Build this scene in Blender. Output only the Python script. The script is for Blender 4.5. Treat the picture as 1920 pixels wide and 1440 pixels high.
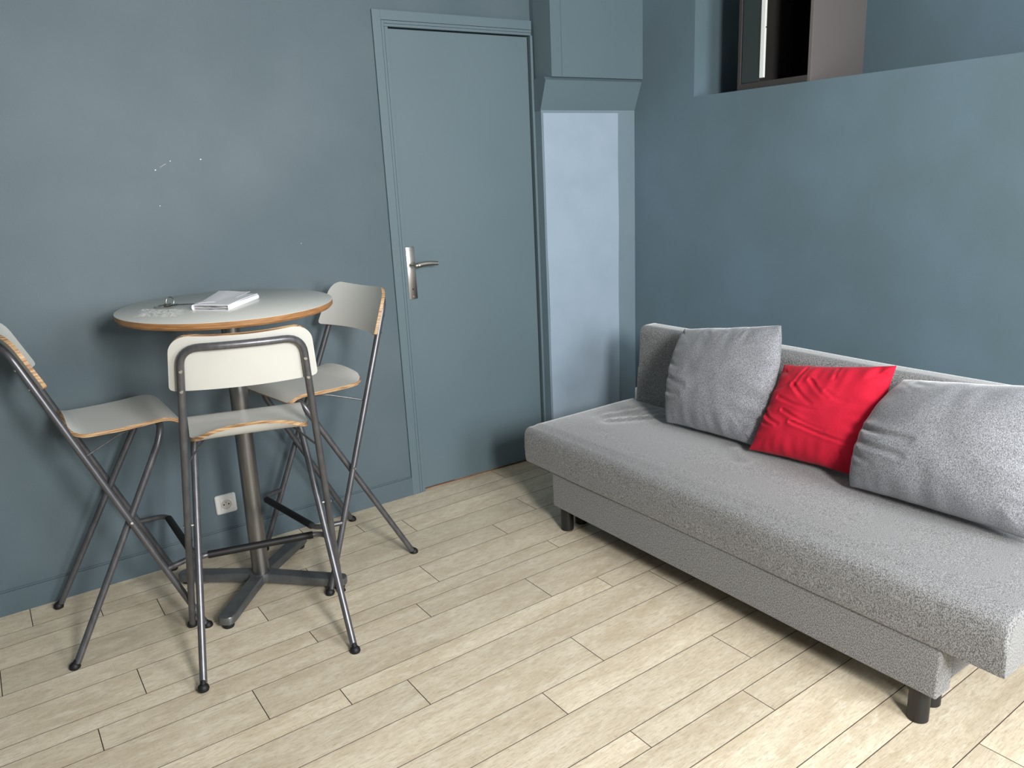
import bpy, bmesh, math, random
from mathutils import Vector, Matrix, Quaternion, noise
C = bpy.context.scene.collection
for o in list(bpy.data.objects): bpy.data.objects.remove(o)
PI = math.pi
# ------------------------------------------------------------------ camera
F, PITCH, ROLL, HEAD = 1434.56, 0.26598711, 0.04831206, 1.00781864
cam = bpy.data.cameras.new('camera'); cam_o = bpy.data.objects.new('camera', cam); C.objects.link(cam_o)
cp, sp = math.cos(PITCH), math.sin(PITCH)
fw = Vector((math.cos(HEAD)*cp, math.sin(HEAD)*cp, -sp)); rt = Vector((math.sin(HEAD), -math.cos(HEAD), 0)); dn = fw.cross(rt)
c_, s_ = math.cos(ROLL), math.sin(ROLL)
r2 = c_*rt + s_*dn; d2 = -s_*rt + c_*dn
m = Matrix((r2, -d2, -fw)).transposed().to_4x4(); m.translation = Vector((0, 0, 1.42))
cam_o.matrix_world = m
cam.sensor_fit = 'HORIZONTAL'; cam.sensor_width = 36; cam.lens = 36*F/1920; cam.clip_start = .02
bpy.context.scene.camera = cam_o
# ------------------------------------------------------------------ light
vs = bpy.context.scene.view_settings
vs.view_transform = 'Standard'; vs.look = 'None'; vs.gamma = 1; vs.use_curve_mapping = False; vs.exposure = 1.06
w = bpy.data.worlds.new('world'); bpy.context.scene.world = w; w.use_nodes = True
w.node_tree.nodes['Background'].inputs[0].default_value = (.80, .90, 1.0, 1); w.node_tree.nodes['Background'].inputs[1].default_value = .8
def area(name, loc, rot, sx, sy, power, col):
    l = bpy.data.lights.new(name, 'AREA'); l.shape = 'RECTANGLE'; l.size = sx; l.size_y = sy; l.energy = power; l.color = col
    o = bpy.data.objects.new(name, l); C.objects.link(o); o.location = loc; o.rotation_euler = rot; return o
# daylight coming through the window behind the camera
area('window_daylight', (.66, -1.12, 1.90), (math.radians(76), 0, math.radians(-6)), .42, .75, 60, (1.0, .985, .96))
area('window_skylight', (1.85, -1.12, 1.62), (math.radians(80), 0, math.radians(8)), .75, 1.3, 35, (.95, .985, 1.0))

# ------------------------------------------------------------------ materials
def mat(name, col, rough=.5, metal=0., spec=.5, var=None, bump=None, **kw):
    """col linear rgb; var=(scale, colour2, contrast lo, hi, stretch xyz, detail); bump=(scale,strength,dist,stretch)"""
    M = bpy.data.materials.new(name); M.use_nodes = True; nt = M.node_tree; b = nt.nodes['Principled BSDF']
    b.inputs['Base Color'].default_value = (*col, 1); b.inputs['Roughness'].default_value = rough; b.inputs['Metallic'].default_value = metal
    b.inputs['Specular IOR Level'].default_value = spec
    for k, v in kw.items(): b.inputs[k.replace('_', ' ')].default_value = v
    tc = nt.nodes.new('ShaderNodeTexCoord')
    def co(st):
        mp = nt.nodes.new('ShaderNodeMapping'); mp.inputs['Scale'].default_value = st; nt.links.new(tc.outputs['Object'], mp.inputs[0]); return mp.outputs[0]
    if var:
        n = nt.nodes.new('ShaderNodeTexNoise'); n.inputs['Scale'].default_value = var[0]; n.inputs['Detail'].default_value = var[5]
        nt.links.new(co(var[4]), n.inputs['Vector'])
        mr = nt.nodes.new('ShaderNodeMapRange'); mr.inputs[1].default_value = var[2]; mr.inputs[2].default_value = var[3]; nt.links.new(n.outputs[0], mr.inputs[0])
        mx = nt.nodes.new('ShaderNodeMix'); mx.data_type = 'RGBA'; mx.inputs['A'].default_value = (*col, 1); mx.inputs['B'].default_value = (*var[1], 1)
        nt.links.new(mr.outputs[0], mx.inputs['Factor']); nt.links.new(mx.outputs['Result'], b.inputs['Base Color'])
        M['mix'] = mx.name
    if bump:
        n = nt.nodes.new('ShaderNodeTexNoise'); n.inputs['Scale'].default_value = bump[0]; n.inputs['Detail'].default_value = 3
        nt.links.new(co(bump[3]), n.inputs['Vector'])
        bp = nt.nodes.new('ShaderNodeBump'); bp.inputs['Strength'].default_value = bump[1]; bp.inputs['Distance'].default_value = bump[2]
        nt.links.new(n.outputs[0], bp.inputs['Height']); nt.links.new(bp.outputs[0], b.inputs['Normal'])
    return M
S1 = (1, 1, 1)
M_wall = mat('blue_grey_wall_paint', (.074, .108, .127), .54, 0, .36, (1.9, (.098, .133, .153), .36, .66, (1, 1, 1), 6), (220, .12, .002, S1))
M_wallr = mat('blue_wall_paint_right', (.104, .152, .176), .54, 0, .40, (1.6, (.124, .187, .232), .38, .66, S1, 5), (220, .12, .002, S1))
M_door = mat('blue_door_paint', (.103, .147, .170), .5, 0, .4, (2, (.110, .155, .178), .4, .7, S1, 2), (300, .06, .001, S1))
M_patch = mat('pale_blue_wall_patch', (.30, .375, .455), .5, 0, .45, (6, (.27, .345, .42), .4, .7, S1, 5), (30, .15, .004, S1))
M_chim = mat('blue_chimney_paint', (.155, .215, .255), .5, 0, .45, (5, (.17, .23, .27), .4, .7, S1, 4), (40, .12, .004, S1))
M_white = mat('white_ceiling_paint', (.42, .42, .41), .8)
M_room = mat('room_paint', (.20, .22, .23), .8)
M_gap = mat('door_gap_shade', (.012, .012, .013), .9)  # near-black colour standing in for the shade in the door gaps
M_groove = mat('plank_groove', (.075, .052, .035), .8)
M_under = mat('dark_underlay', (.09, .065, .045), .9)
M_steel = mat('dark_grey_metal_tube', (.105, .105, .115), .36, .6, .5, (60, (.14, .14, .15), .4, .7, (1, 1, .2), 3))
M_column = mat('brushed_grey_column', (.20, .198, .195), .32, .9, .5, (90, (.25, .247, .24), .4, .65, (1, 1, .05), 3))
M_base = mat('grey_painted_base', (.12, .126, .13), .40, .65, .5, (25, (.155, .16, .165), .4, .7, S1, 3))
M_lam = mat('pale_grey_laminate', (.66, .66, .62), .28, 0, .45)
M_lamw = mat('off_white_laminate_back', (.52, .515, .48), .45, 0, .4, (9, (.49, .485, .45), .5, .8, S1, 2))
M_ply = mat('plywood_edge', (.54, .35, .18), .5, 0, .4, (110, (.20, .10, .045), .44, .58, (.15, .15, 6), 3))
M_plyd = mat('brown_table_edge', (.36, .18, .07), .45, 0, .4, (60, (.22, .10, .035), .4, .7, (.3, .3, 4), 3))
M_rub = mat('black_rubber', (.008, .008, .009), .55, 0, .35)
M_chrome = mat('bright_screw_metal', (.55, .55, .53), .25, 1)
M_inox = mat('brushed_handle_metal', (.50, .47, .43), .3, 1, .5, (14, (.36, .33, .30), .4, .7, (1, 1, .3), 4), (160, .2, .001, S1))
M_sock = mat('socket_plastic', (.62, .62, .59), .35)
M_sockf = mat('socket_ivory_insert', (.72, .70, .63), .4)
M_sockw = mat('socket_well_shade', (.50, .48, .43), .5)  # darker than the insert: shade of the recess put into the colour
M_blackm = mat('black_hole', (.01, .01, .01), .6)
M_leg = mat('black_sofa_leg', (.010, .010, .010), .45)
M_paper = mat('white_paper', (.82, .82, .86), .6)
M_paperin = mat('printed_paper_edges', (.55, .54, .55), .7, 0, .2, (220, (.12, .12, .13), .5, .7, (.1, .1, 1), 2))
M_key = mat('steel_key', (.35, .34, .31), .3, 1)
M_keyb = mat('dark_key_head', (.05, .05, .05), .35, .6)
M_cab = mat('dark_brown_cabinet_edge', (.045, .041, .040), .5, 0, .3)
M_cabs = mat('taupe_cabinet_side', (.125, .112, .108), .5, 0, .4)
M_cabi = mat('black_cabinet_inside', (.004, .004, .004), .7, 0, .1)
M_cabg = mat('dark_green_panel', (.030, .038, .038), .25, 0, .5)
M_strip = mat('white_strip', (.75, .77, .74), .4)
M_plastic = mat('white_plastic', (.75, .74, .70), .5)
M_wood = mat('threshold_wood', (.25, .13, .08), .5)
M_metalt = mat('threshold_metal', (.6, .57, .5), .35, .6)
M_film = mat('clear_plastic_film', (.9, .9, .88), .12, 0, .6, Alpha=.22)

def fabric(name, c1, c2, sc, rough=.95, mid=(.40, .61), sheen=.7, stretch=(1, 1, .55), bs=.35):
    M = mat(name, c1, rough, 0, .15, (sc, c2, mid[0], mid[1], stretch, 3), (sc*1.2, bs, .0015, stretch))
    b = M.node_tree.nodes['Principled BSDF']; b.inputs['Sheen Weight'].default_value = sheen; b.inputs['Sheen Roughness'].default_value = .35
    return M
M_fab = fabric('grey_melange_upholstery', (.095, .095, .098), (.33, .33, .335), 480)
M_cush = fabric('grey_melange_cushion', (.120, .123, .134), (.36, .37, .40), 480, mid=(.36, .66))
M_red = fabric('red_cotton', (.50, .012, .034), (.60, .018, .045), 500, .9, (.35, .65), .12, S1, .15)

def plank_mat():
    M = bpy.data.materials.new('bleached_oak_laminate'); M.use_nodes = True; nt = M.node_tree; b = nt.nodes['Principled BSDF']; N = nt.nodes.new; L = nt.links.new
    tc = N('ShaderNodeTexCoord'); oi = N('ShaderNodeObjectInfo'); ad = N('ShaderNodeVectorMath'); ad.operation = 'MULTIPLY_ADD'
    cb = N('ShaderNodeCombineXYZ'); L(oi.outputs['Random'], cb.inputs[0]); L(oi.outputs['Random'], cb.inputs[1])
    ad.inputs[1].default_value = (37, 19, 0); L(cb.outputs[0], ad.inputs[0]); L(tc.outputs['Object'], ad.inputs[2])
    def nz(sc, st, det, rough=.5, dist=0):
        mp = N('ShaderNodeMapping'); mp.inputs['Scale'].default_value = st; L(ad.outputs[0], mp.inputs[0])
        n = N('ShaderNodeTexNoise'); n.inputs['Scale'].default_value = sc; n.inputs['Detail'].default_value = det; n.inputs['Roughness'].default_value = rough; n.inputs['Distortion'].default_value = dist
        L(mp.outputs[0], n.inputs['Vector']); return n.outputs[0]
    def mr(x, a, c, lo=0, hi=1):
        r = N('ShaderNodeMapRange'); r.inputs[1].default_value = a; r.inputs[2].default_value = c; r.inputs[3].default_value = lo; r.inputs[4].default_value = hi; L(x, r.inputs[0]); return r.outputs[0]
    def mix(a, c, f, mode='MIX'):
        x = N('ShaderNodeMix'); x.data_type = 'RGBA'; x.blend_type = mode
        for s, v in (('A', a), ('B', c)):
            if isinstance(v, tuple): x.inputs[s].default_value = (*v, 1)
            else: L(v, x.inputs[s])
        if isinstance(f, float): x.inputs['Factor'].default_value = f
        else: L(f, x.inputs['Factor'])
        return x.outputs['Result']
    cloud = nz(3, (1, 4, 1), 4, .6, .2)
    grain = nz(26, (1, 6, 1), 7, .72, .5)
    fine = nz(70, (.5, 5, 1), 5, .7)
    saw = nz(60, (5, .35, 1), 3, .6)
    blot = nz(13, (1, 2.6, 1), 7, .7, .5)
    base = mix((.57, .48, .35), (.70, .615, .475), mr(cloud, .38, .62))
    base = mix(base, (.77, .705, .575), mr(blot, .50, .68, 0, .7))
    base = mix(base, (.36, .285, .19), mr(grain, .49, .68, 0, .6))
    base = mix(base, (.30, .26, .20), mr(fine, .50, .70, 0, .55))
    sm = N('ShaderNodeMath'); sm.operation = 'MULTIPLY'; L(mr(saw, .58, .72, 0, .5), sm.inputs[0]); L(mr(blot, .42, .55, 1, 0), sm.inputs[1])
    base = mix(base, (.30, .24, .17), sm.outputs[0])
    vr = mr(oi.outputs['Random'], 0, 1, .90, 1.07)
    vv = N('ShaderNodeVectorMath'); vv.operation = 'SCALE'; L(base, vv.inputs[0]); L(vr, vv.inputs['Scale'])
    L(vv.outputs[0], b.inputs['Base Color'])
    b.inputs['Roughness'].default_value = .42; b.inputs['Specular IOR Level'].default_value = .4
    bp = N('ShaderNodeBump'); bp.inputs['Strength'].default_value = .35; bp.inputs['Distance'].default_value = .0012; L(fine, bp.inputs['Height']); L(bp.outputs[0], b.inputs['Normal'])
    return M
M_plank = plank_mat()

# ------------------------------------------------------------------ helpers
def tag(o, label, cat, group=None):
    o['label'] = label; o['category'] = cat
    if group: o['group'] = group
    return o
def thing(name, label, cat, loc=(0, 0, 0), yaw=0, tilt=(0, 0), group=None):
    o = bpy.data.objects.new(name, None); C.objects.link(o); o.empty_display_size = .1
    set_pose(o, loc, yaw, tilt); return tag(o, label, cat, group)
def set_pose(o, loc, yaw, tilt=(0, 0)):
    q = Vector((0, 0, 1)).rotation_difference(Vector((tilt[0], tilt[1], 1)).normalized())
    o.rotation_mode = 'QUATERNION'; o.rotation_quaternion = q @ Quaternion((0, 0, 1), yaw); o.location = loc
def mesh_obj(name, verts, faces, m, parent=None, smooth=True, label=None, mats=None, idx=None):
    me = bpy.data.meshes.new(name); me.from_pydata([tuple(v) for v in verts], [], faces)
    for mm in (mats or [m]): me.materials.append(mm)
    if idx:
        for p, i in zip(me.polygons, idx): p.material_index = i
    bm = bmesh.new(); bm.from_mesh(me); bmesh.ops.recalc_face_normals(bm, faces=bm.faces); bm.to_mesh(me); bm.free()
    if smooth:
        for p in me.polygons: p.use_smooth = True
        me.set_sharp_from_angle(angle=math.radians(40))
    o = bpy.data.objects.new(name, me); C.objects.link(o)
    if parent is not None: o.parent = parent
    if label: o['label'] = label
    return o
def bm_obj(name, bm, m, parent=None, smooth=True, label=None):
    me = bpy.data.meshes.new(name); bmesh.ops.recalc_face_normals(bm, faces=bm.faces); bm.to_mesh(me); bm.free(); me.materials.append(m)
    if smooth:
        for p in me.polygons: p.use_smooth = True
        me.set_sharp_from_angle(angle=math.radians(40))
    o = bpy.data.objects.new(name, me); C.objects.link(o)
    if parent is not None: o.parent = parent
    if label: o['label'] = label
    return o
def struct(o): o['kind'] = 'structure'; return o
def box(bm, lo, hi, bev=0, mtx=None):
    lo = Vector(lo); hi = Vector(hi); c = (lo+hi)/2; s = hi-lo
    M = Matrix.Translation(c) @ Matrix.Diagonal((*s, 1))
    if mtx is not None: M = mtx @ M
    r = bmesh.ops.create_cube(bm, size=1, matrix=M)
    if bev:
        es = list({e for v in r['verts'] for e in v.link_edges})
        bmesh.ops.bevel(bm, geom=es, offset=bev, segments=2, affect='EDGES', profile=.5)
    return bm
def prism(bm, poly, z0, z1):
    """vertical prism over an xy polygon"""
    a = [bm.verts.new((x, y, z0)) for x, y in poly]; b = [bm.verts.new((x, y, z1)) for x, y in poly]
    bm.faces.new(a[::-1]); bm.faces.new(b); n = len(poly)
    for i in range(n): bm.faces.new((a[i], a[(i+1) % n], b[(i+1) % n], b[i]))
    return bm
def cyl(bm, p0, p1, r0, r1=None, seg=20):
    p0 = Vector(p0); p1 = Vector(p1); d = p1-p0; r1 = r0 if r1 is None else r1
    M = Matrix.Translation((p0+p1)/2) @ d.to_track_quat('Z', 'Y').to_matrix().to_4x4()
    bmesh.ops.create_cone(bm, cap_ends=True, segments=seg, radius1=r0, radius2=r1, depth=d.length, matrix=M); return bm
def lathe(bm, prof, seg=32, M=None):
    rings = []
    for r, z in prof:
        ring = []
        for i in range(seg):
            a = 2*PI*i/seg; v = Vector((r*math.cos(a), r*math.sin(a), z))
            ring.append(bm.verts.new(M @ v if M is not None else v))
        rings.append(ring)
    for k in range(len(rings)-1):
        for i in range(seg):
            j = (i+1) % seg; bm.faces.new((rings[k][i], rings[k][j], rings[k+1][j], rings[k+1][i]))
    bm.faces.new(rings[0][::-1]); bm.faces.new(rings[-1]); return bm
def round_path(pts, rad, n=7):
    """polyline with filleted corners; rad per interior point"""
    pts = [Vector(p) for p in pts]; out = [pts[0]]
    for i in range(1, len(pts)-1):
        r = rad[i-1] if isinstance(rad, (list, tuple)) else rad
        a, b, c = pts[i-1], pts[i], pts[i+1]; u = (a-b).normalized(); v = (c-b).normalized()
        p, q = b+u*r, b+v*r
        for k in range(n+1):
            t = k/n; out.append((1-t)**2*p + 2*t*(1-t)*b + t*t*q)
    out.append(pts[-1]); return out
def tube(bm, path, r, seg=14):
    path = [Vector(p) for p in path]; rings = []; up = None
    for i, p in enumerate(path):
        t = (path[min(i+1, len(path)-1)]-path[max(i-1, 0)]).normalized()
        if up is None: up = t.orthogonal().normalized()
        up = (up - t*up.dot(t)).normalized(); sd = t.cross(up)
        rings.append([bm.verts.new(p + r*(math.cos(2*PI*k/seg)*up + math.sin(2*PI*k/seg)*sd)) for k in range(seg)])
    for a, b in zip(rings, rings[1:]):
        for k in range(seg): j = (k+1) % seg; bm.faces.new((a[k], a[j], b[j], b[k]))
    bm.faces.new(rings[0][::-1]); bm.faces.new(rings[-1]); return bm
def new(): return bmesh.new()

# ------------------------------------------------------------------ room shell
def wy(x): return 3.03 + .03*(x+.27)          # face of the back wall (old wall, slightly out of square)
def wx(y): return 2.697 + .093*(3.02-y)       # face of the right wall
FY = -1.0; LX = -1.7; CH = 2.62
def slab_y(bm, x0, x1, z0, z1, th=.14):
    vs_ = [(x0, wy(x0)), (x1, wy(x1)), (x1, wy(x1)+th), (x0, wy(x0)+th)]
    prism(bm, vs_, z0, z1)
bm = new(); slab_y(bm, LX-.1, 1.42, -.02, CH); slab_y(bm, 1.42, 2.125, 2.035, CH); slab_y(bm, 2.125, 3.2, -.02, CH)
wall_back = struct(bm_obj('wall_back', bm, M_wall, smooth=False))
# chipped paint specks on the back wall
for x, z, sx, sz, a in ((.475, 1.497, .006, .004, .4), (.501, 1.511, .032, .0012, .5), (.529, 1.526, .005, .003, .3), (.634, 1.529, .006, .004, -.2), (.471, 1.373, .003, .003, 0), (.972, 1.197, .003, .003, .2)):
    bm = new(); bmesh.ops.create_icosphere(bm, subdivisions=1, radius=1, matrix=Matrix.Translation((x, wy(x), z)) @ Matrix.Rotation(-a, 4, 'Y') @ Matrix.Diagonal((sx/2, .0008, sz/2, 1)))
    bm_obj('paint_chip', bm, M_paper, wall_back)
# right wall: solid below a deep ledge, full height beside the corner
bm = new()
TH = .75
def wpoly(y0, y1, a=0, b=TH): return [(wx(y0)+a, y0), (wx(y1)+a, y1), (wx(y1)+b, y1), (wx(y0)+b, y0)]
NY0, NY1, NZ0, NZ1 = .2, 2.655, 1.727, 2.32
prism(bm, wpoly(FY-.1, 3.25), -.02, NZ0)
prism(bm, wpoly(NY1, 3.25), NZ0, CH)
prism(bm, wpoly(FY-.1, NY0), NZ0, CH)
prism(bm, wpoly(NY0, NY1), NZ1, CH)
prism(bm, wpoly(NY0, NY1, .62, TH), NZ0, NZ1)
struct(bm_obj('wall_right', bm, M_wallr, smooth=False))
# chimney breast between door and right wall
def yz_prism(bm, x0, x1, prof):
    a = [bm.verts.new((x0, y, z)) for y, z in prof]; b = [bm.verts.new((x1, y, z)) for y, z in prof]
    bm.faces.new(a); bm.faces.new(b[::-1]); n = len(prof)
    for i in range(n): bm.faces.new((a[i], b[i], b[(i+1) % n], a[(i+1) % n]))
bm = new()
yz_prism(bm, 2.130, 2.73, [(3.14, 1.70), (3.02, 1.70), (3.012, 1.72), (2.972, 1.825), (2.985, 1.838), (3.14, 1.838)])
prism(bm, [(2.160, 2.965), (2.73, 2.965), (2.73, 3.14), (2.146, 3.14), (2.146, 3.075)], 1.838, CH)
ch = struct(bm_obj('wall_chimney', bm, M_door, smooth=False))
bm = new(); prism(bm, [(2.133, 3.02), (2.72, 3.02), (2.72, 3.14), (2.133, 3.14)], -.02, 1.70)
bm_obj('lower_breast', bm, M_chim, ch, smooth=False)
ch['label'] = 'blue painted chimney breast in the corner, stepping out near the top'
# lighter rectangular patch with slightly wavy edges
pts = []
random.seed(3)
zs = [0.0+i*.13 for i in range(14)]; zs[-1] = 1.688
L_ = [(2.142+.006*noise.noise((0, z*3, 1)), z) for z in zs]; R_ = [(2.578+.006*noise.noise((5, z*3, 1))+.010*z/1.69, z) for z in zs]
poly = L_ + R_[::-1]
vs_ = [(x, 3.0165, z) for x, z in poly] + [(x, 3.021, z) for x, z in poly]; n = len(poly)
mesh_obj('wall_patch', vs_, [tuple(range(n)), tuple(range(2*n-1, n-1, -1))] + [(i, (i+1) % n, n+(i+1) % n, n+i) for i in range(n)], M_patch, ch, smooth=False, label='paler blue raised rectangle with wavy edges')
bm = new(); box(bm, (2.215, 2.9645, 1.842), (2.60, 2.97, CH)); box(bm, (2.217, 2.9625, 1.842), (2.221, 2.97, CH))
bm_obj('plaster_panel', bm, M_door, ch, smooth=False)
# ceiling, unseen walls, window behind the camera
bm = new(); box(bm, (LX-.1, FY-.1, CH), (3.95, 3.3, CH+.1)); struct(bm_obj('ceiling', bm, M_white, smooth=False))
bm = new(); box(bm, (LX-.1, FY-.1, -.02), (LX, 3.0, CH)); struct(bm_obj('wall_left', bm, M_wall, smooth=False))
WX0, WX1, WZ0, WZ1 = .40, 2.26, .90, 2.40
bm = new(); box(bm, (LX-.1, FY-.1, -.02), (WX0, FY, CH)); box(bm, (WX1, FY-.1, -.02), (3.2, FY, CH)); box(bm, (WX0, FY-.1, -.02), (WX1, FY, WZ0)); box(bm, (WX0, FY-.1, WZ1), (WX1, FY, CH))
struct(bm_obj('wall_front', bm, M_room, smooth=False))
bm = new()
for a, b in (((WX0, FY-.07, WZ0), (WX0+.04, FY-.03, WZ1)), ((WX1-.04, FY-.07, WZ0), (WX1, FY-.03, WZ1)), ((WX0, FY-.07, WZ0), (WX1, FY-.03, WZ0+.04)), ((WX0, FY-.07, WZ1-.04), (WX1, FY-.03, WZ1)), ((1.17, FY-.07, WZ0), (1.21, FY-.03, WZ1))): box(bm, a, b)
struct(bm_obj('window_1', bm, M_white, smooth=False))
# ------------------------------------------------------------------ floor of real planks
bm = new(); box(bm, (LX-.05, FY-.05, -.03), (3.12, 3.2, -.0075))
floor = struct(bm_obj('floor', bm, M_under, smooth=False))
WID = [(0.0, .157, 1.332), (.157, .140, .824), (.297, .088, .649), (.385, .159, 1.438), (.544, .107, 1.046), (.651, .078, .689), (.729, .151, 1.185), (.880, .115, .603)]
# anchored: row 1.508 -> offset 0 ; period .995 ; joints shift by half a board each period
ca, sa = math.cos(.0431), math.sin(.0431)
def clip(poly, a, b, c):     # keep a*x+b*y<=c
    out = []
    for i in range(len(poly)):
        p, q = poly[i], poly[(i+1) % len(poly)]; dp = a*p[0]+b*p[1]-c; dq = a*q[0]+b*q[1]-c
        if dp <= 0: out.append(p)
        if dp*dq < 0: t = dp/(dp-dq); out.append((p[0]+(q[0]-p[0])*t, p[1]+(q[1]-p[1])*t))
    return out
LEN = .995
nplank = 0
for k in range(-3, 3):
    for t0, wd, s0 in WID:
        lo = 1.508 + k*.995 + t0; hi = lo + wd
        if hi < FY-.1 or lo > 3.2: continue
        sh = (s0 + .5*k) % LEN
        for j in range(-3, 5):
            a0 = sh + j*LEN; a1 = a0+LEN; g = .0004
            poly = [(a0+g, lo+g), (a1-g, lo+g), (a1-g, hi-g), (a0+g, hi-g)]
            poly = [(s*ca - t*sa, s*sa + t*ca) for s, t in poly]
            poly = clip(poly, -1, 0, -LX-.0); poly = clip(poly, 0, -1, -FY)
            poly = clip(poly, -.03, 1, 3.0381+.012)
            poly = clip(poly, 1, .093, 2.697+.093*3.02+.01)
            if len(poly) < 3: continue
            ar = abs(sum(p[0]*q[1]-q[0]*p[1] for p, q in zip(poly, poly[1:]+poly[:1])))/2
            if ar < .0008: continue
            cx = sum(p[0] for p in poly)/len(poly); cy = sum(p[1] for p in poly)/len(poly)
            # into plank-aligned local frame
            loc = [((x-cx)*ca+(y-cy)*sa, -(x-cx)*sa+(y-cy)*ca) for x, y in poly]
            n = len(loc); ch_ = .0009
            cl = []
            for (x, y) in loc:
                l = math.hypot(x, y); 
                cl.append((x-math.copysign(ch_, x), y-math.copysign(ch_, y)))
            vs_ = [(x, y, -.0075) for x, y in loc] + [(x, y, -.0010) for x, y in loc] + [(x, y, 0) for x, y in cl]
            fs = [tuple(range(n-1, -1, -1)), tuple(range(2*n, 3*n))]
            for i in range(n):
                jn = (i+1) % n; fs += [(i, jn, n+jn, n+i), (n+i, n+jn, 2*n+jn, 2*n+i)]
            fi = [1, 0] + [1, 1]*n
            o = mesh_obj('plank', vs_, fs, None, floor, smooth=False, mats=[M_plank, M_groove], idx=fi)
            o.location = (cx, cy, 0); o.rotation_euler = (0, 0, .0431); nplank += 1
print('planks', nplank)
# baseboard on the back wall
bm = new()
prism(bm, [(LX, wy(LX)-.008), (1.375, wy(1.375)-.008), (1.375, wy(1.375)+.01), (LX, wy(LX)+.01)], 0, .086)
prism(bm, [(LX, wy(LX)-.003), (1.375, wy(1.375)-.003), (1.375, wy(1.375)+.01), (LX, wy(LX)+.01)], .086, .092)
struct(bm_obj('baseboard_back', bm, M_wall, smooth=False))
# ------------------------------------------------------------------ door
def frame_pts(bm, x0, x1, z1, wl, wr, wt, y0, y1, z0=0):
    box(bm, (x0, y0, z0), (x0+wl, y1, z1), .0012); box(bm, (x1-wr, y0, z0), (x1, y1, z1), .0012); box(bm, (x0+wl, y0, z1-wt), (x1-wr, y1, z1), .0012)
bm = new(); box(bm, (1.363, 3.070, 0), (1.400, 3.13, 2.083), .0008); box(bm, (1.400, 3.070, 2.046), (2.131, 3.13, 2.083), .0008)
tr = struct(bm_obj('trim_1', bm, M_door, smooth=False)); tr['label'] = 'blue door casing, outer moulding'
bm = new(); box(bm, (1.4014, 3.0715, 0), (1.4125, 3.13, 2.045), .001); box(bm, (1.4125, 3.0715, 2.034), (2.131, 3.13, 2.045), .001); box(bm, (1.4139, 3.073, 0), (1.4295, 3.13, 2.022), .001)
box(bm, (1.4132, 3.073, 2.0225), (2.131, 3.13, 2.0335), .001); box(bm, (2.1205, 3.067, 0), (2.1325, 3.13, 2.022), .001)
bm_obj('inner_moulding', bm, M_door, tr, smooth=False)
bm = new(); box(bm, (1.4310, 3.084, .012), (2.1145, 3.12, 2.017), .002)
door = struct(bm_obj('door_1', bm, M_door, smooth=False)); door['label'] = 'flush blue painted door with a metal lever handle'
bm = new(); box(bm, (1.4, 3.15, -.02), (2.14, 3.17, 2.05)); box(bm, (1.4, 3.06, -.02), (2.14, 3.17, -.006)); struct(bm_obj('door_gap_backing', bm, M_gap, smooth=False))  # added dark backing that paints the shade behind and under the door
bm = new(); box(bm, (1.44, 3.094, -.006), (2.115, 3.15, .004)); struct(bm_obj('trim_3', bm, M_wood, smooth=False))
bm = new(); box(bm, (1.6, 3.10, .004), (2.115, 3.112, .010)); struct(bm_obj('trim_4', bm, M_metalt, smooth=False))
bm = new(); box(bm, (1.432, 3.080, .911), (1.472, 3.0842, 1.140), .002)
plate = bm_obj('door_handle', bm, M_inox, door, label='brushed metal long back plate with lever')
bm = new(); tube(bm, round_path([(1.450, 3.081, 1.062), (1.450, 3.036, 1.062), (1.470, 3.032, 1.062)], .008), .0085)
# flat hammered grip
prev = None
for i in range(9):
    t = i/8; x = 1.458+.100*t; z = 1.062+.004*math.sin(t*PI); hh = .0120-.003*t
    ring = [bm.verts.new((x, y, zz)) for y, zz in ((3.0270, z-hh*.7), (3.0250, z), (3.0270, z+hh*.7), (3.0310, z+hh), (3.0370, z+hh*.8), (3.0375, z-hh*.8), (3.0310, z-hh))]
    if prev:
        for k in range(7): bm.faces.new((prev[k], prev[(k+1) % 7], ring[(k+1) % 7], ring[k]))
    else: bm.faces.new(ring)
    prev = ring
bm.faces.new(prev); bm_obj('lever', bm, M_inox, plate, smooth=True)
for z in (1.126, .922):
    bm = new(); cyl(bm, (1.452, 3.0812, z), (1.452, 3.0785, z), .0035); bm_obj('screw', bm, M_chrome, plate)
bm = new(); cyl(bm, (1.452, 3.082, .955), (1.452, 3.0796, .955), .0045); bm_obj('keyhole', bm, M_blackm, plate)
# ------------------------------------------------------------------ wall socket
so = thing('wall_socket', 'white square two pin wall socket above the baseboard behind the table column', 'socket', (.5345, wy(.53)-.0005, .198), math.atan(.03), (0, 0))
def rrect(bm, h, r, y0, y1, sl=.004):
    def ring(hh, rr, y):
        out = []
        for q_ in range(4):
            cx_ = (hh-rr)*(1 if q_ in (0, 3) else -1); cz_ = (hh-rr)*(1 if q_ in (0, 1) else -1)
            for k in range(7):
                a = q_*PI/2 + k/6*PI/2; out.append(bm.verts.new((cx_+rr*math.cos(a), y, cz_+rr*math.sin(a))))
        return out
    A, B, D_ = ring(h, r, y0), ring(h, r, y1*.55), ring(h-sl, max(r-sl*.6, .001), y1)
    for P_, Q_ in ((A, B), (B, D_)):
        for k in range(28): bm.faces.new((P_[k], P_[(k+1) % 28], Q_[(k+1) % 28], Q_[k]))
    bm.faces.new(A); bm.faces.new(D_)
bm = new(); rrect(bm, .0405, .009, 0, -.009); bm_obj('cover_plate', bm, M_sock, so)
bm = new(); rrect(bm, .0225, .003, -.008, -.0115, .0012); ins = bm_obj('socket_insert', bm, M_sockf, so)
bm = new()
lathe(bm, [(.0205, -.0005), (.0205, .0016), (.0190, .0026), (.0172, .0006), (.002, .0004)], 32, Matrix.Translation((0, -.0112, 0)) @ Matrix.Rotation(PI/2, 4, 'X'))
bm_obj('socket_well', bm, M_sockw, ins)
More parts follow.
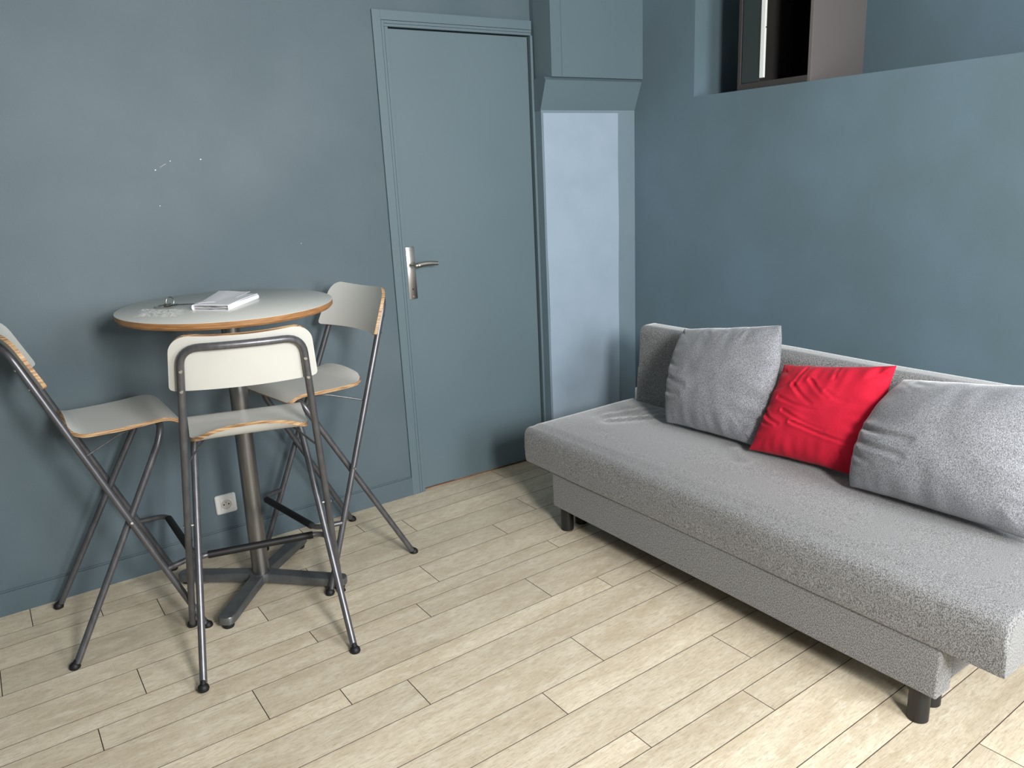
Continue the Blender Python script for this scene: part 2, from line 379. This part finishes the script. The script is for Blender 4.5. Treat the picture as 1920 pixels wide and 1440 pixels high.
for x, z in ((-.0095, 0), (.0095, 0)):
    bm = new(); cyl(bm, (x, -.0112, z), (x, -.0122, z), .0031, seg=12); bm_obj('pin_hole', bm, M_blackm, ins)
bm = new(); cyl(bm, (0, -.0112, .0095), (0, -.0160, .0095), .0024, seg=12); bm_obj('earth_pin', bm, M_key, ins)

# ------------------------------------------------------------------ bar table
TT = (.0157, -.0154); TC = (.553, 2.676)
tb = thing('bar_table', 'round pale grey bar table with brown edge on a metal column', 'table', (*TC, 0), 0, TT)
bm = new(); lathe(bm, [(.3425, 1.0478), (.3430, 1.0486), (.3422, 1.0492), (.0, 1.0492)][:3], 128); bmesh.ops.remove_doubles(bm, verts=bm.verts, dist=1e-6)
bm_obj('tabletop', bm, M_lam, tb)
bm = new(); lathe(bm, [(.325, 1.026), (.3365, 1.0265), (.3425, 1.033), (.3428, 1.0478)], 128); bm_obj('table_edge', bm, M_plyd, tb, label='brown wooden rim and underside of the top')
bm = new(); lathe(bm, [(.11, 1.018), (.11, 1.026)], 32); lathe(bm, [(.045, .99), (.06, 1.018)], 32); bm_obj('mounting_plate', bm, M_steel, tb)
bm = new(); lathe(bm, [(.0305, .045), (.0305, 1.02)], 40); bm_obj('column', bm, M_column, tb)
tilt_inv = Vector((0, 0, 1)).rotation_difference(Vector((TT[0], TT[1], 1)).normalized())
bm = new(); lathe(bm, [(.040, .022), (.046, .030), (.046, .050), (.040, .0565)], 32); hub = bm_obj('base_hub', bm, M_base, tb)
arms = [(.368-TC[0]-.005, 2.44-TC[1]), (.80-TC[0], 2.462-TC[1]), (.302-TC[0], 2.862-TC[1]), (.78-TC[0], 2.90-TC[1])]
for ax, ay in arms:
    L = math.hypot(ax, ay); an = math.atan2(ay, ax); R = Matrix.Rotation(an, 4, 'Z')
    # side outline from hub to rounded tip, width grows slightly
    half = [(.02, .023), (.10, .0235), (L-.03, .0285), (L-.012, .0255), (L-.003, .016), (L, .0)]
    out = half + [(x, -y) for x, y in half[-2::-1]]
    bm = new()
    def zt(x): return .0560 - .010*max(0, (x-.03))/L
    top = [bm.verts.new(R @ Vector((x*.997, y*.90, zt(x)))) for x, y in out]
    mid = [bm.verts.new(R @ Vector((x, y, zt(x)-.003))) for x, y in out]
    bot = [bm.verts.new(R @ Vector((x, y, .0215))) for x, y in out]
    n = len(out); bm.faces.new(top); bm.faces.new(bot[::-1])
    for i in range(n):
        j = (i+1) % n; bm.faces.new((top[i], top[j], mid[j], mid[i])); bm.faces.new((mid[i], mid[j], bot[j], bot[i]))
    arm = bm_obj('base_arm', bm, M_base, tb)
    p = R @ Vector((L-.028, 0, 0)); zf = TT[0]*p.x+TT[1]*p.y
    bm = new(); lathe(bm, [(.017, .0-zf+.0003), (.0195, .006-zf), (.0195, .016-zf), (.014, .0225)], 24, Matrix.Translation((p.x, p.y, 0))); bm_obj('rubber_foot', bm, M_rub, arm)

# ------------------------------------------------------------------ folding bar stools
RT = .0108
def fr(z, s): return Vector((.1975-.3887*z, s*(.2504-.0905*z), z))       # back-frame line
def rr(z, s): return Vector((-.1975+.5448*z, s*(.2227-.0883*z), z))      # seat-leg line
def foot_bm(p, d):
    bm = new(); d = Vector(d).normalized(); M = Matrix.Translation(p)
    lathe(bm, [(.0105, -.0005), (.0150, .0), (.0168, .006), (.0150, .014), (.0095, .0195), (.008, .0205)], 20, M)
    tube(bm, [Vector(p)+Vector((0, 0, .014)), Vector(p)+d*.035], .0088, 12); return bm
def curved_panel(name, mp, nu, nv, th, parent, m_front, m_back, corner):
    """mp(u,v)->(point, normal); rounded-corner plan: corner(u,v) bounds"""
    fv, bv = [], []
    grid = {}
    verts = []; faces = []; idx = []
    for side in (0, 1):
        for j in range(nv+1):
            for i in range(nu+1):
                u = -1+2*i/nu; v = -1+2*j/nv
                u2, v2 = corner(u, v); p, n = mp(u2, v2); verts.append(p + n*(th if side else 0))
    W = nu+1; off = W*(nv+1)
    for j in range(nv):
        for i in range(nu):
            a = j*W+i; faces.append((a, a+1, a+W+1, a+W)); idx.append(0); faces.append((off+a, off+a+W, off+a+W+1, off+a+1)); idx.append(1)
    def edge(a, b): faces.append((a, b, off+b, off+a)); idx.append(2)
    for i in range(nu): edge(i, i+1); edge(nv*W+i+1, nv*W+i)
    for j in range(nv): edge((j+1)*W, j*W); edge(j*W+nu, (j+1)*W+nu)
    return mesh_obj(name, verts, faces, None, parent, True, None, [m_back, m_front, M_ply], idx)
def squircle(u, v, aspect, rad, rad2=None):
    """maps square to rounded rectangle with half sizes 1; rad in units of v-half-size; rad2 for v<0"""
    r = rad if v >= 0 else (rad2 if rad2 is not None else rad)
    X, Y = u*aspect, v
    m = max(abs(u)*1.0, abs(v)*1.0)
    if m < 1e-9: return u, v
    # distance-preserving pull of corners: work on the concentric rounded rectangle
    bx, by = aspect-r, 1-r
    # border param of this point projected on outer square
    U, V = u/m, v/m; ox, oy = U*aspect, V
    cx = max(-bx, min(bx, ox)); cy = max(-by, min(by, oy))
    dx, dy = ox-cx, oy-cy
    if abs(dx) > 1e-9 and abs(dy) > 1e-9:
        l = math.hypot(dx, dy); q = max(abs(dx), abs(dy)); k = r/l
        ox, oy = cx+dx*k, cy+dy*k
    return ox*m/aspect, oy*m
def make_stool():
    root = thing('bar_stool', 'x', 'stool')
    ZT = .70
    for s in (-1, 1):
        bm = new(); tube(bm, [fr(.016, s), fr(ZT, s)], RT); lg = bm_obj('leg', bm, M_steel, root)
        f = fr(0, s); bm_obj('rubber_foot', foot_bm((f.x, f.y, 0), fr(1, s)-fr(0, s)), M_rub, lg)
        pv = fr(.4249, s)
        bm = new(); cyl(bm, pv+Vector((0, s*.010, 0)), pv+Vector((0, s*.0135, 0)), .0055, .004, 12); bm_obj('pivot_bolt', bm, M_chrome, lg)
    # upper frame with bowed cross bar behind the backrest
    top = [fr(ZT, -1), fr(.85, -1), fr(.95, -1)]
    zt = 1.014
    e = [fr(ZT, -1), fr(zt+.004, -1)]
    path = round_path([fr(ZT, -1), fr(zt, -1), Vector((.1975-.3887*zt-.024, -.075, zt+.001)), Vector((.1975-.3887*zt-.028, 0, zt+.001)), Vector((.1975-.3887*zt-.024, .075, zt+.001)), fr(zt, 1), fr(ZT, 1)], [.055, .03, .03, .03, .055])
    bm = new(); tube(bm, path, RT); bf = bm_obj('back_frame', bm, M_steel, root)
    dz = Vector((-.3887, 0, 1)).normalized(); bn = Vector((-1, 0, -.3887)).normalized()   # rearward normal
    for s in (-1, 1):
        for z in (.9524, .892):
            p = fr(z, s); bm = new(); cyl(bm, p+bn*(RT-.002), p+bn*(RT+.0018), .0056, .0046, 14); sc = bm_obj('screw', bm, M_chrome, bf)
    # backrest panel (in front of the tube)
    HW, HH, zc = .193, .0905, .9610
    ctr = fr(zc, 1); cx0 = ctr.x
    fwd = -bn
    def mpb(u, v):
        taper = HW - .009*v*1.0
        y = u*taper
        sag = .027*(1-(y/.17)**2)
        if v < 0: vv = v - .14*v*v*(1-u*u)*-1.0*0
        d = v*HH
        if v < 0: d += .014*(1-u*u)*(-v)      # lower edge arches up in the middle
        p = Vector((cx0, y, zc)) + dz*d + fwd*(RT+.0015) + bn*max(sag, -.012)
        slope = 2*.027*y/.17**2
        n = (fwd + Vector((0, -slope, 0))).normalized(); n = (fwd - Vector((0, slope, 0))).normalized()
        return p, n
    curved_panel('backrest', mpb, 28, 16, .0115, root, M_lam, M_lamw, lambda u, v: squircle(u, v, HW/HH, .62, .16))
    # rear legs with inverted-U under the seat
    for s in (-1, 1):
        bm = new(); tube(bm, [rr(.016, s), rr(.60, s)], RT); lg = bm_obj('leg', bm, M_steel, root)
        f = rr(0, s); bm_obj('rubber_foot', foot_bm((f.x, f.y, 0), rr(1, s)-rr(0, s)), M_rub, lg)
    path = round_path([rr(.60, -1), rr(.650, -1), Vector((.175, -.150, .698)), Vector((.176, .150, .698)), rr(.650, 1), rr(.60, 1)], [.02, .034, .034, .02])
    bm = new(); tube(bm, path, RT); bm_obj('seat_support', bm, M_steel, root)
    # seat
    prof = [(-.090, .7245), (-.066, .7240), (-.045, .7235), (-.01, .7225), (.05, .7225), (.11, .7245), (.15, .7275), (.180, .7290), (.200, .7262), (.216, .7190), (.226, .7100)]
    xs = [p[0] for p in prof]
    def zp(x):
        for a, b in zip(prof, prof[1:]):
            if x <= b[0] or b is prof[-1]:
                t = (x-a[0])/(b[0]-a[0]); return a[1]+(b[1]-a[1])*t
    def zs(x): return (zp(x-.006)+2*zp(x)+zp(x+.006))/4 if -.07 < x < .22 else zp(x)
    x0, x1 = -.088, .226; HWs = .176
    def lip(x, u): return .037*(max(0, (-.030-x)/.058)**2)*(1-.80*u*u)
    def mps(u, v):   # v=-1 front, v=+1 rear
        x = (x0+x1)/2 - v*(x1-x0)/2; y = u*(HWs - .004*(1+v))
        e_ = .004; nrm = Vector((-(zs(x+e_)+lip(x+e_, u)-zs(x-e_)-lip(x-e_, u))/(2*e_), 0, 1)).normalized()
        return Vector((x, y, zs(x)+lip(x, u)-.012)), nrm
    curved_panel('seat', mps, 26, 40, .0115, root, M_lam, M_lamw, lambda u, v: squircle(u, v, HWs*2/(x1-x0), .42, .12))
    st = [o for o in root.children if o.name.startswith('seat') and 'support' not in o.name][-1]
    for y in (-.085, .085):
        bm = new(); box(bm, (.16, y-.022, .7065), (.192, y+.022, .7185), .004); bm_obj('tube_clip', bm, M_lamw, st)
    # folding links
    for s in (-1, 1):
        p0 = fr(.655, s)+Vector((.0, -s*.010, 0)); p1 = Vector((.055, s*.128, .690)); p2 = Vector((.12, s*.095, .697))
        bm = new(); tube(bm, round_path([p0, p1, p2], .02), .0033, 8); bm_obj('fold_link', bm, M_steel, root)
    # pivots between legs
    for s in (-1, 1):
        a = fr(.4249, s); b = rr(.4249+.0, s)
        b = Vector((-.1975+.5448*.4232, s*(.2227-.0883*.4232), .4232)); bm = new(); cyl(bm, a, b, .004, seg=10); bm_obj('pivot_pin', bm, M_chrome, root)
    # foot rest
    zf = .2437; a, b = fr(zf-.004, -1), fr(zf-.004, 1); xo = .1996
    path = round_path([a, Vector((xo-.022, a.y+.018, zf)), Vector((xo, -.190, zf)), Vector((xo, .190, zf)), Vector((xo-.022, b.y-.018, zf)), b], [.01, .018, .018, .01])
    bm = new(); tube(bm, path, .0092); fo = bm_obj('footrest', bm, M_steel, root)
    bm = new(); tube(bm, [(xo, -.172, zf), (xo, .172, zf)], .0125, 16); bm_obj('footrest_sleeve', bm, M_rub, fo)
    return root
stool = make_stool()
def copy_tree(o, parent=None):
    c = o.copy(); C.objects.link(c)
    if parent is not None: c.parent = parent
    for ch_ in o.children: copy_tree(ch_, c)
    return c
poses = [((.1144, 2.7500, 0), .0453, (.003, -.0088), 'folding bar stool at the left end of the table, close to the wall'),
         ((.4904, 2.2996, 0), 1.3885, (.022, .0110), 'folding bar stool nearest the camera with its bright white backrest turned to us'),
         ((.8782, 2.7329, 0), 3.3323, (.0121, -.0025), 'folding bar stool at the right of the table, nearest the door')]
for i, (loc, yaw, tl, lab) in enumerate(poses):
    s = stool if i == 0 else copy_tree(stool)
    set_pose(s, loc, yaw, tl); tag(s, lab, 'stool', 'folding bar stools around the table')

# ------------------------------------------------------------------ things on the table
def tz(x, y): return 1.0494 - TT[0]*(x-TC[0]) - TT[1]*(y-TC[1])
# folded papers
pa = thing('paper_booklet', 'thick fold of white papers lying on the bar table', 'papers', (.568, 2.655, tz(.568, 2.655)), math.atan2(.13, .22)*0, TT)
def P2(x, y): return Vector((x-.568, y-2.655))
q = [P2(.449, 2.603), P2(.540, 2.520), P2(.683, 2.705), P2(.588, 2.800)]
def quad_slab(bm, q, z0, z1, shr=0, lift=None):
    c = sum(q, Vector((0, 0)))/4; n = 10; lo = []; hi = []
    def at(s, t): return (q[0]*(1-s)+q[1]*s)*(1-t) + (q[3]*(1-s)+q[2]*s)*t
    V = {}
    for k, z in ((0, z0), (1, z1)):
        for i in range(n+1):
            for j in range(n+1):
                p = at(i/n, j/n); p = c + (p-c)*(1-shr); dz_ = (lift(i/n, j/n) if lift else 0)
                V[k, i, j] = bm.verts.new((p.x, p.y, z+dz_*(1 if k else .9)))
    for k in (0, 1):
        for i in range(n):
            for j in range(n): bm.faces.new((V[k, i, j], V[k, i+1, j], V[k, i+1, j+1], V[k, i, j+1]))
    for i in range(n):
        bm.faces.new((V[0, i, 0], V[0, i+1, 0], V[1, i+1, 0], V[1, i, 0])); bm.faces.new((V[0, i, n], V[0, i+1, n], V[1, i+1, n], V[1, i, n]))
        bm.faces.new((V[0, 0, i], V[0, 0, i+1], V[1, 0, i+1], V[1, 0, i])); bm.faces.new((V[0, n, i], V[0, n, i+1], V[1, n, i+1], V[1, n, i]))
bm = new(); quad_slab(bm, q, .0004, .0016); quad_slab(bm, q, .0165, .0185, 0, lambda s, t: .002*math.sin(t*3)-.004*(1-s)*t)
# folded spines closing both long sides
for a, b in ((q[1], q[2]), (q[0], q[3])):
    nrm = Vector((b-a)).normalized(); nrm = Vector((nrm.y, -nrm.x)); nrm = nrm if nrm.dot(a) > 0 else -nrm
    prof = [(0, .0004), (.003, .003), (.0042, .009), (.003, .0155), (0, .0185), (-.0015, .0165), (-.0015, .0016)]
    r0 = [bm.verts.new((*(a+nrm*d), z)) for d, z in prof]; r1 = [bm.verts.new((*(b+nrm*d), z*.85)) for d, z in prof]
    for i in range(len(prof)): j = (i+1) % len(prof); bm.faces.new((r0[i], r0[j], r1[j], r1[i]))
    bm.faces.new(r0); bm.faces.new(r1)
bm_obj('cover_sheet', bm, M_paper, pa, smooth=False)
for i, (z, sh) in enumerate(((.0035, .03), (.0065, .045), (.0095, .03), (.0120, .06))):
    bm = new(); quad_slab(bm, q, z, z+.0012, sh, lambda s, t, i=i: .0008*math.sin(7*s+i)); bm_obj('page', bm, M_paperin if i != 1 else M_paper, pa, smooth=False)
bm = new(); quad_slab(bm, [P2(.470, 2.615), P2(.555, 2.60), P2(.668, 2.742), P2(.583, 2.835)], .0192, .0198, 0, lambda s, t: .0035*t*t+.001*math.sin(6*s)); bm_obj('loose_sheet', bm, M_paper, pa, smooth=False)
# keys
kx, ky = .405, 2.740
ky_ = thing('key_ring', 'small bunch of keys on an upright ring beside the papers', 'keys', (kx, ky, tz(kx, ky)), 0, TT)
def ring_bm(c, R, r, M=None):
    bm = new(); n = 28; pts_ = [Vector((R*math.cos(2*PI*i/n), 0, R*math.sin(2*PI*i/n))) for i in range(n)]
    M = Matrix.Translation(c) @ (M or Matrix())
    rings = []
    for i in range(n):
        a = 2*PI*i/n; er = Vector((math.cos(a), 0, math.sin(a)))
        rings.append([bm.verts.new(M @ (er*R + r*(math.cos(b)*er + math.sin(b)*Vector((0, 1, 0))))) for b in [2*PI*k/8 for k in range(8)]])
    for i in range(n):
        A, B = rings[i], rings[(i+1) % n]
        for k in range(8): bm.faces.new((A[k], A[(k+1) % 8], B[(k+1) % 8], B[k]))
    return bm
bm_obj('split_ring', ring_bm((0, 0, .0172), .0150, .0016, Matrix.Rotation(.5, 4, 'Z')), M_key, ky_)
def key(ang, lift, col, off=(0, 0), L=.052):
    M = Matrix.Translation((off[0], off[1], .0035+lift)) @ Matrix.Rotation(ang, 4, 'Z')
    bm = new(); lathe(bm, [(.0115, -.0012), (.0122, 0), (.0115, .0012)], 20, M @ Matrix.Translation((.010, 0, 0)))
    box(bm, (.018, -.0035, -.001), (L, .0035, .001), 0, M)
    for i in range(4): box(bm, (.028+i*.006, .003, -.001), (.032+i*.006, .0065, .001), 0, M)
    return bm_obj('key', bm, col, ky_)
key(math.radians(185), 0, M_keyb); key(math.radians(200), .0035, M_key, (-.004, -.006)); key(math.radians(-28), .002, M_keyb, (.004, 0), .075); key(math.radians(215), .007, M_key, (0, .004), .045)
# crumpled clear bag
bg = []; n = 26
bc = (.352, 2.615)
for j in range(n+1):
    for i in range(n+1):
        u, v = -1+2*i/n, -1+2*j/n
        x = bc[0] + .058*u + .020*v + .006*noise.noise((u*2, v*2, 3)); y = bc[1] + .070*v - .050*u + .006*noise.noise((u*2, v*2, 9))
        h = .0015 + .010*abs(noise.noise((u*3.2, v*3.2, 0))) + .004*abs(noise.noise((u*9, v*9, 4)))
        bg.append((x-bc[0], y-bc[1], h*(1-.6*max(abs(u), abs(v))**4)))
fc = [(j*(n+1)+i, j*(n+1)+i+1, (j+1)*(n+1)+i+1, (j+1)*(n+1)+i) for j in range(n) for i in range(n)]
bo = mesh_obj('plastic_bag', bg, fc, M_film, None, False); set_pose(bo, (*bc, tz(*bc)+.0005), 0, TT); tag(bo, 'crumpled clear plastic bag lying on the table in front of the keys', 'bag')
so_ = bo.modifiers.new('thickness', 'SOLIDIFY'); so_.thickness = .0004

# ------------------------------------------------------------------ sofa
SO = Vector((1.673, 2.385, 0)); SA = math.atan(.035)
sofa = thing('sofa_bed', 'armless grey fabric sofa bed on short black legs by the right wall', 'sofa', SO, SA)
def soft_box(lo, hi, r, n, fn=None, eb=1.0):
    lo = Vector(lo); hi = Vector(hi); c = (lo+hi)/2; h = (hi-lo)/2; V = {}; vs__ = []; fs = []
    def vert(p):
        k = (round(p[0], 5), round(p[1], 5), round(p[2], 5))
        if k not in V:
            q_ = Vector([max(-h[i]+r[i], min(h[i]-r[i], p[i])) for i in range(3)]); d = Vector([(p[i]-q_[i])/r[i] for i in range(3)])
            l = d.length
            if l > 1e-9:
                ex = 1.0 if p[2] > 0 else eb; mx = max(abs(x) for x in d); d = d*((mx/l)**ex)
                pp = Vector([q_[i]+d[i]*r[i] for i in range(3)])
            else: pp = Vector(p)
            pp = pp + c
            if fn: pp = fn(pp, c, h)
            V[k] = len(vs__); vs__.append(pp)
        return V[k]
    def lin(i):   # denser near the edges
        k = n[i]; m_ = 4; xs_ = [-h[i]+r[i]*(1-math.cos(j/m_*PI/2)) if 0 else -h[i]+r[i]*j/m_ for j in range(m_)]
        inner = [-h[i]+r[i]+(2*h[i]-2*r[i])*j/k for j in range(k+1)]
        return xs_ + inner + [-x for x in xs_[::-1]]
    G = [lin(0), lin(1), lin(2)]
    for ax in range(3):
        a, b = [i for i in range(3) if i != ax]
        for sgn in (-1, 1):
            for i in range(len(G[a])-1):
                for j in range(len(G[b])-1):
                    q_ = []
                    for di, dj in ((0, 0), (1, 0), (1, 1), (0, 1)):
                        p = [0, 0, 0]; p[ax] = sgn*h[ax]; p[a] = G[a][i+di]; p[b] = G[b][j+dj]; q_.append(vert(p))
                    if len(set(q_)) == 4: fs.append(tuple(q_))
    return vs__, fs
def seat_fn(p, c, h):
    x, y, z = p
    t = (z-(c.z-h.z))/(2*h.z)
    if t > .5:
        k = (t-.5)*2
        nx = (x-c.x)/h.x; ny = (y-c.y)/h.y
        z += k*(.012*(1-nx**4)*(1-ny**6) + .005*noise.noise((x*4, y*2.5, 1)))
        # soft folds running from under the left cushion to the front
        for (ax, ay, bx, by, w_, a_) in ((.30, -.02, .52, -.14, .012, .006), (.33, .05, .56, -.02, .010, .004), (.40, -.60, .33, -.68, .018, .006)):
            d = Vector((bx-ax, by-ay)); L2 = d.length_squared; tt = max(0, min(1, ((x-ax)*d.x+(y-ay)*d.y)/L2)); e = math.hypot(x-ax-d.x*tt, y-ay-d.y*tt)
            z += k*(a_*math.exp(-(e/w_)**2) - a_*.7*math.exp(-((e-.025)/.02)**2))
        if x < .05: z -= k*.004
    if x < .05:   # front face: slightly belly-shaped, with shallow waves
        x += -.008*math.sin(min(1, max(0, t))*PI) + .004*noise.noise((y*3, z*9, 2))
        if .3 < t < .5: x += .002
    return Vector((x, y, z))
v_, f_ = soft_box((-.002, -1.700, .248), (.72, .172, .402), (.024, .008, .026), (34, 90, 5), seat_fn, .15)
mesh_obj('seat_mattress', v_, f_, M_fab, sofa)
def back_fn(p, c, h):
    x, y, z = p
    x += .06*(z-.5)*0 + .004*noise.noise((y*3, z*4, 7)); z += .004*noise.noise((y*2.5, 3, 1))*(1 if z > .5 else 0)
    return Vector((x + .05*(z-.42), y, z))
v_, f_ = soft_box((.590, -1.690, .36), (.705, .120, .750), (.034, .014, .034), (4, 70, 14), back_fn, .3)
mesh_obj('backrest', v_, f_, M_fab, sofa)
def skew_box(x0, x1, y0, y1, z0, z1, r):
    return soft_box((x0, y0, z0), (x1, y1, z1), (r, r, r), (4, 40, 5), lambda p, c, h: Vector((p.x, p.y, p.z+.002*noise.noise((p.x*9, p.y*3, 0)))))
v_, f_ = skew_box(.004, .078, -1.555, .0, .100, .256, .007); mesh_obj('drawer_box', v_, f_, M_fab, sofa)
v_, f_ = skew_box(.088, .70, -1.548, -.006, .118, .256, .007); mesh_obj('base_box', v_, f_, M_fab, sofa)
def sofa_leg(x, y, ztop):
    bm = new(); lathe(bm, [(.0245, 0), (.0262, .002), (.0262, ztop)], 32, Matrix.Translation((x, y, 0))); bm_obj('leg', bm, M_leg, sofa)
for y in (-1.500, -.046):
    sofa_leg(.040, y, .108); sofa_leg(.125, y+.012, .125); sofa_leg(.62, y, .125)
bm = new(); box(bm, (.596, .118, .40), (.612, .135, .462), .004); bm_obj('hinge_bracket', bm, M_plastic, sofa, label='white hinge end at the foot of the backrest')

# ------------------------------------------------------------------ cushions
def cushion(name, cor, T, m, label, seed, folds, pin=.05, push=.03, amp=1.0, hem=False):
    bl, br, tr_, tl = [Vector(p) for p in cor]; c = (bl+br+tr_+tl)/4
    nrm = ((br-bl).cross(tl-bl)).normalized(); n = 80; vs__ = []; fs = []
    for side in (1, -1):
        for j in range(n+1):
            for i in range(n+1):
                u, v = math.sin((i/n-.5)*PI*.96)/math.sin(.48*PI), math.sin((j/n-.5)*PI*.96)/math.sin(.48*PI)
                # sides pulled in between the pointed corners
                U = u*(1 - pin[0 if u < 0 else 1]*(1-v*v)*abs(u)**3); W_ = v*(1 - pin[2]*(1-u*u)*abs(v)**3)
                U += .012*noise.noise((u*1.5, v*4+seed, 3))*abs(u)**2; W_ += .010*noise.noise((u*4, v*1.5, seed))*abs(v)**2
                s, t = (U+1)/2, (W_+1)/2
                p = (bl*(1-s)+br*s)*(1-t) + (tl*(1-s)+tr_*s)*t
                e = (max(0, 1-abs(u)**2.6))*(max(0, 1-abs(v)**2.6))
                hgt = T/2 * e**.46
                # puckers that start at the seams
                edge = max(abs(u), abs(v))
                k = (edge**3)*(1-edge**10)
                a = (u if abs(v) > abs(u) else v)
                pk = noise.noise((a*6.5+seed*3, edge*1.2, seed)) 
                hgt += amp*.020*k*pk
                hgt += amp*.006*noise.noise((u*3+seed, v*3, 2)) * e
                for (au, av, bu, bv, w_, d_) in folds:
                    dd = Vector((bu-au, bv-av)); tt = max(0, min(1, ((u-au)*dd.x+(v-av)*dd.y)/dd.length_squared))
                    wob = .02*math.sin(tt*5+seed*2); ex, ey = u-au-dd.x*tt, v-av-dd.y*tt - wob; ds = math.hypot(ex, ey)
                    fall = (1-.75*tt)
                    hgt += fall*(-d_*math.exp(-(ds/w_)**2) + d_*.6*math.exp(-((ds-1.7*w_)/w_)**2))*min(1, e*3+.25)
                hgt = max(hgt, .0016)
                q_ = p + nrm*(hgt*side) + nrm*push*(1-v*v)*.5
                vs__.append(q_)
    W = n+1; off = W*W
    for j in range(n):
        for i in range(n):
            a = j*W+i; fs.append((a, a+1, a+W+1, a+W)); fs.append((off+a, off+a+W, off+a+W+1, off+a+1))
    for i in range(n):
        fs.append((i, off+i, off+i+1, i+1)); b = n*W; fs.append((b+i, b+i+1, off+b+i+1, off+b+i))
        fs.append((i*W, (i+1)*W, off+(i+1)*W, off+i*W)); fs.append((i*W+n, off+i*W+n, off+(i+1)*W+n, (i+1)*W+n))
    vs__ = [v-c for v in vs__]
    zmin = min(v.z for v in vs__)+c.z
    o = mesh_obj(name, vs__, fs, m, None); o.location = c; tag(o, label, 'cushion'); print(name, 'zmin', zmin)
    for p in o.data.polygons: p.use_smooth = True
    sd = o.modifiers.new('smooth', 'SUBSURF'); sd.levels = 1; sd.render_levels = 1
    return o
cushion('cushion', [(2.085, 2.150, .432), (2.130, 1.745, .430), (2.235, 1.735, .862), (2.235, 2.205, .785)], .15, M_cush,
        'large square grey cushion at the left end of the sofa', 1.3,
        [(-1.0, -.05, -.45, -.25, .05, .012), (-1.0, -.35, -.55, -.45, .045, .012), (-.9, .18, -.6, .1, .05, .008), (1.0, -.02, .3, -.12, .02, .0022), (-.35, 1, -.2, .75, .035, .008), (.1, 1, .05, .78, .03, .007), (.45, 1, .4, .72, .035, .009)], (-.04, -.19, .02), .05, .8)
cushion('cushion', [(2.088, 1.735, .430), (2.150, 1.335, .430), (2.222, 1.293, .798), (2.222, 1.702, .728)], .13, M_red,
        'small bright red crumpled cushion in the middle of the sofa', 4.1,
        [(-1.0, -.10, -.50, -.36, .035, .014), (-1.0, -.30, -.6, -.42, .03, .009), (-.50, -.06, .35, -.34, .026, .009), (-.25, -.28, .98, -.50, .026, .011), (-.42, .95, -.48, .45, .03, .012), (-.50, .5, .0, .12, .03, .009),
         (-.22, .62, .22, .28, .028, .009), (.14, .98, .20, .66, .028, .012), (.15, .40, .55, .25, .03, .004), (-.9, .35, -.6, .55, .04, .006), (-.7, .20, .1, .02, .03, .006)], (.10, .0, .04), .03, 1.0)
cushion('cushion', [(2.060, 1.315, .434), (2.095, .800, .434), (2.225, .790, .832), (2.225, 1.268, .758)], .19, M_cush,
        'large square grey cushion at the right end of the sofa, cut by the picture edge', 7.7,
        [(-1.0, .02, -.35, -.12, .045, .014), (-1.0, -.22, -.40, -.38, .05, .014), (-.95, -.45, -.7, -.6, .045, .008), (-.8, .95, -.5, .8, .04, .006), (-.95, .0, -.7, -.1, .03, .01)], (-.11, -.05, .03), .07, .7)

# ------------------------------------------------------------------ cabinet on the ledge
cy0, cy1 = 2.086, 2.434; cz0 = 1.7275; cz1 = 2.22
ang = -math.atan(.093)*0
cab = thing('open_cabinet', 'dark open box cabinet with taupe side standing on the high wall ledge', 'cabinet', (wx(2.26)+.012, 2.26, cz0), math.atan(-.093)*-1)
hw_ = .1745; t_ = .016; D = .40; hh_ = cz1-cz0
bm = new(); box(bm, (0, -hw_, 0), (D, -hw_+t_, hh_), .002); bm_obj('side_panel', bm, M_cabs, cab, smooth=False, label='taupe outer side panel')
bm = new(); box(bm, (0, hw_-t_, 0), (D, hw_, hh_), .002); bm_obj('side_panel', bm, M_cab, cab, smooth=False)
bm = new(); box(bm, (0, -hw_+t_, 0), (D, hw_-t_, .026), .001); bm_obj('bottom_panel', bm, M_cab, cab, smooth=False)
bm = new(); box(bm, (0, -hw_+t_, hh_-.02), (D, hw_-t_, hh_), .001); bm_obj('top_panel', bm, M_cab, cab, smooth=False)
bm = new(); box(bm, (D-.02, -hw_+t_, .02), (D-.005, hw_-t_, hh_-.02)); box(bm, (.012, -hw_+t_, .0262), (D-.02, -hw_+t_+.002, hh_-.0202)); bm_obj('back_panel', bm, M_cabi, cab, smooth=False)
bm = new(); box(bm, (.004, -.0745+.142, .0), (.010, hw_-t_-.002, hh_-.03), .003); gp = bm_obj('dark_glass_panel', bm, M_cabg, cab, smooth=False)
gp.location = (0, 0, .027)
bm = new(); box(bm, (.000, .0440, .040), (.012, .0650, hh_-.03), .002); st_ = bm_obj('white_strip', bm, M_strip, cab, smooth=False, label='pale vertical strip')
bm = new(); cyl(bm, (.004, .0385, .235), (.004, .041, .235), .003, seg=10); bm_obj('screw', bm, M_chrome, st_)
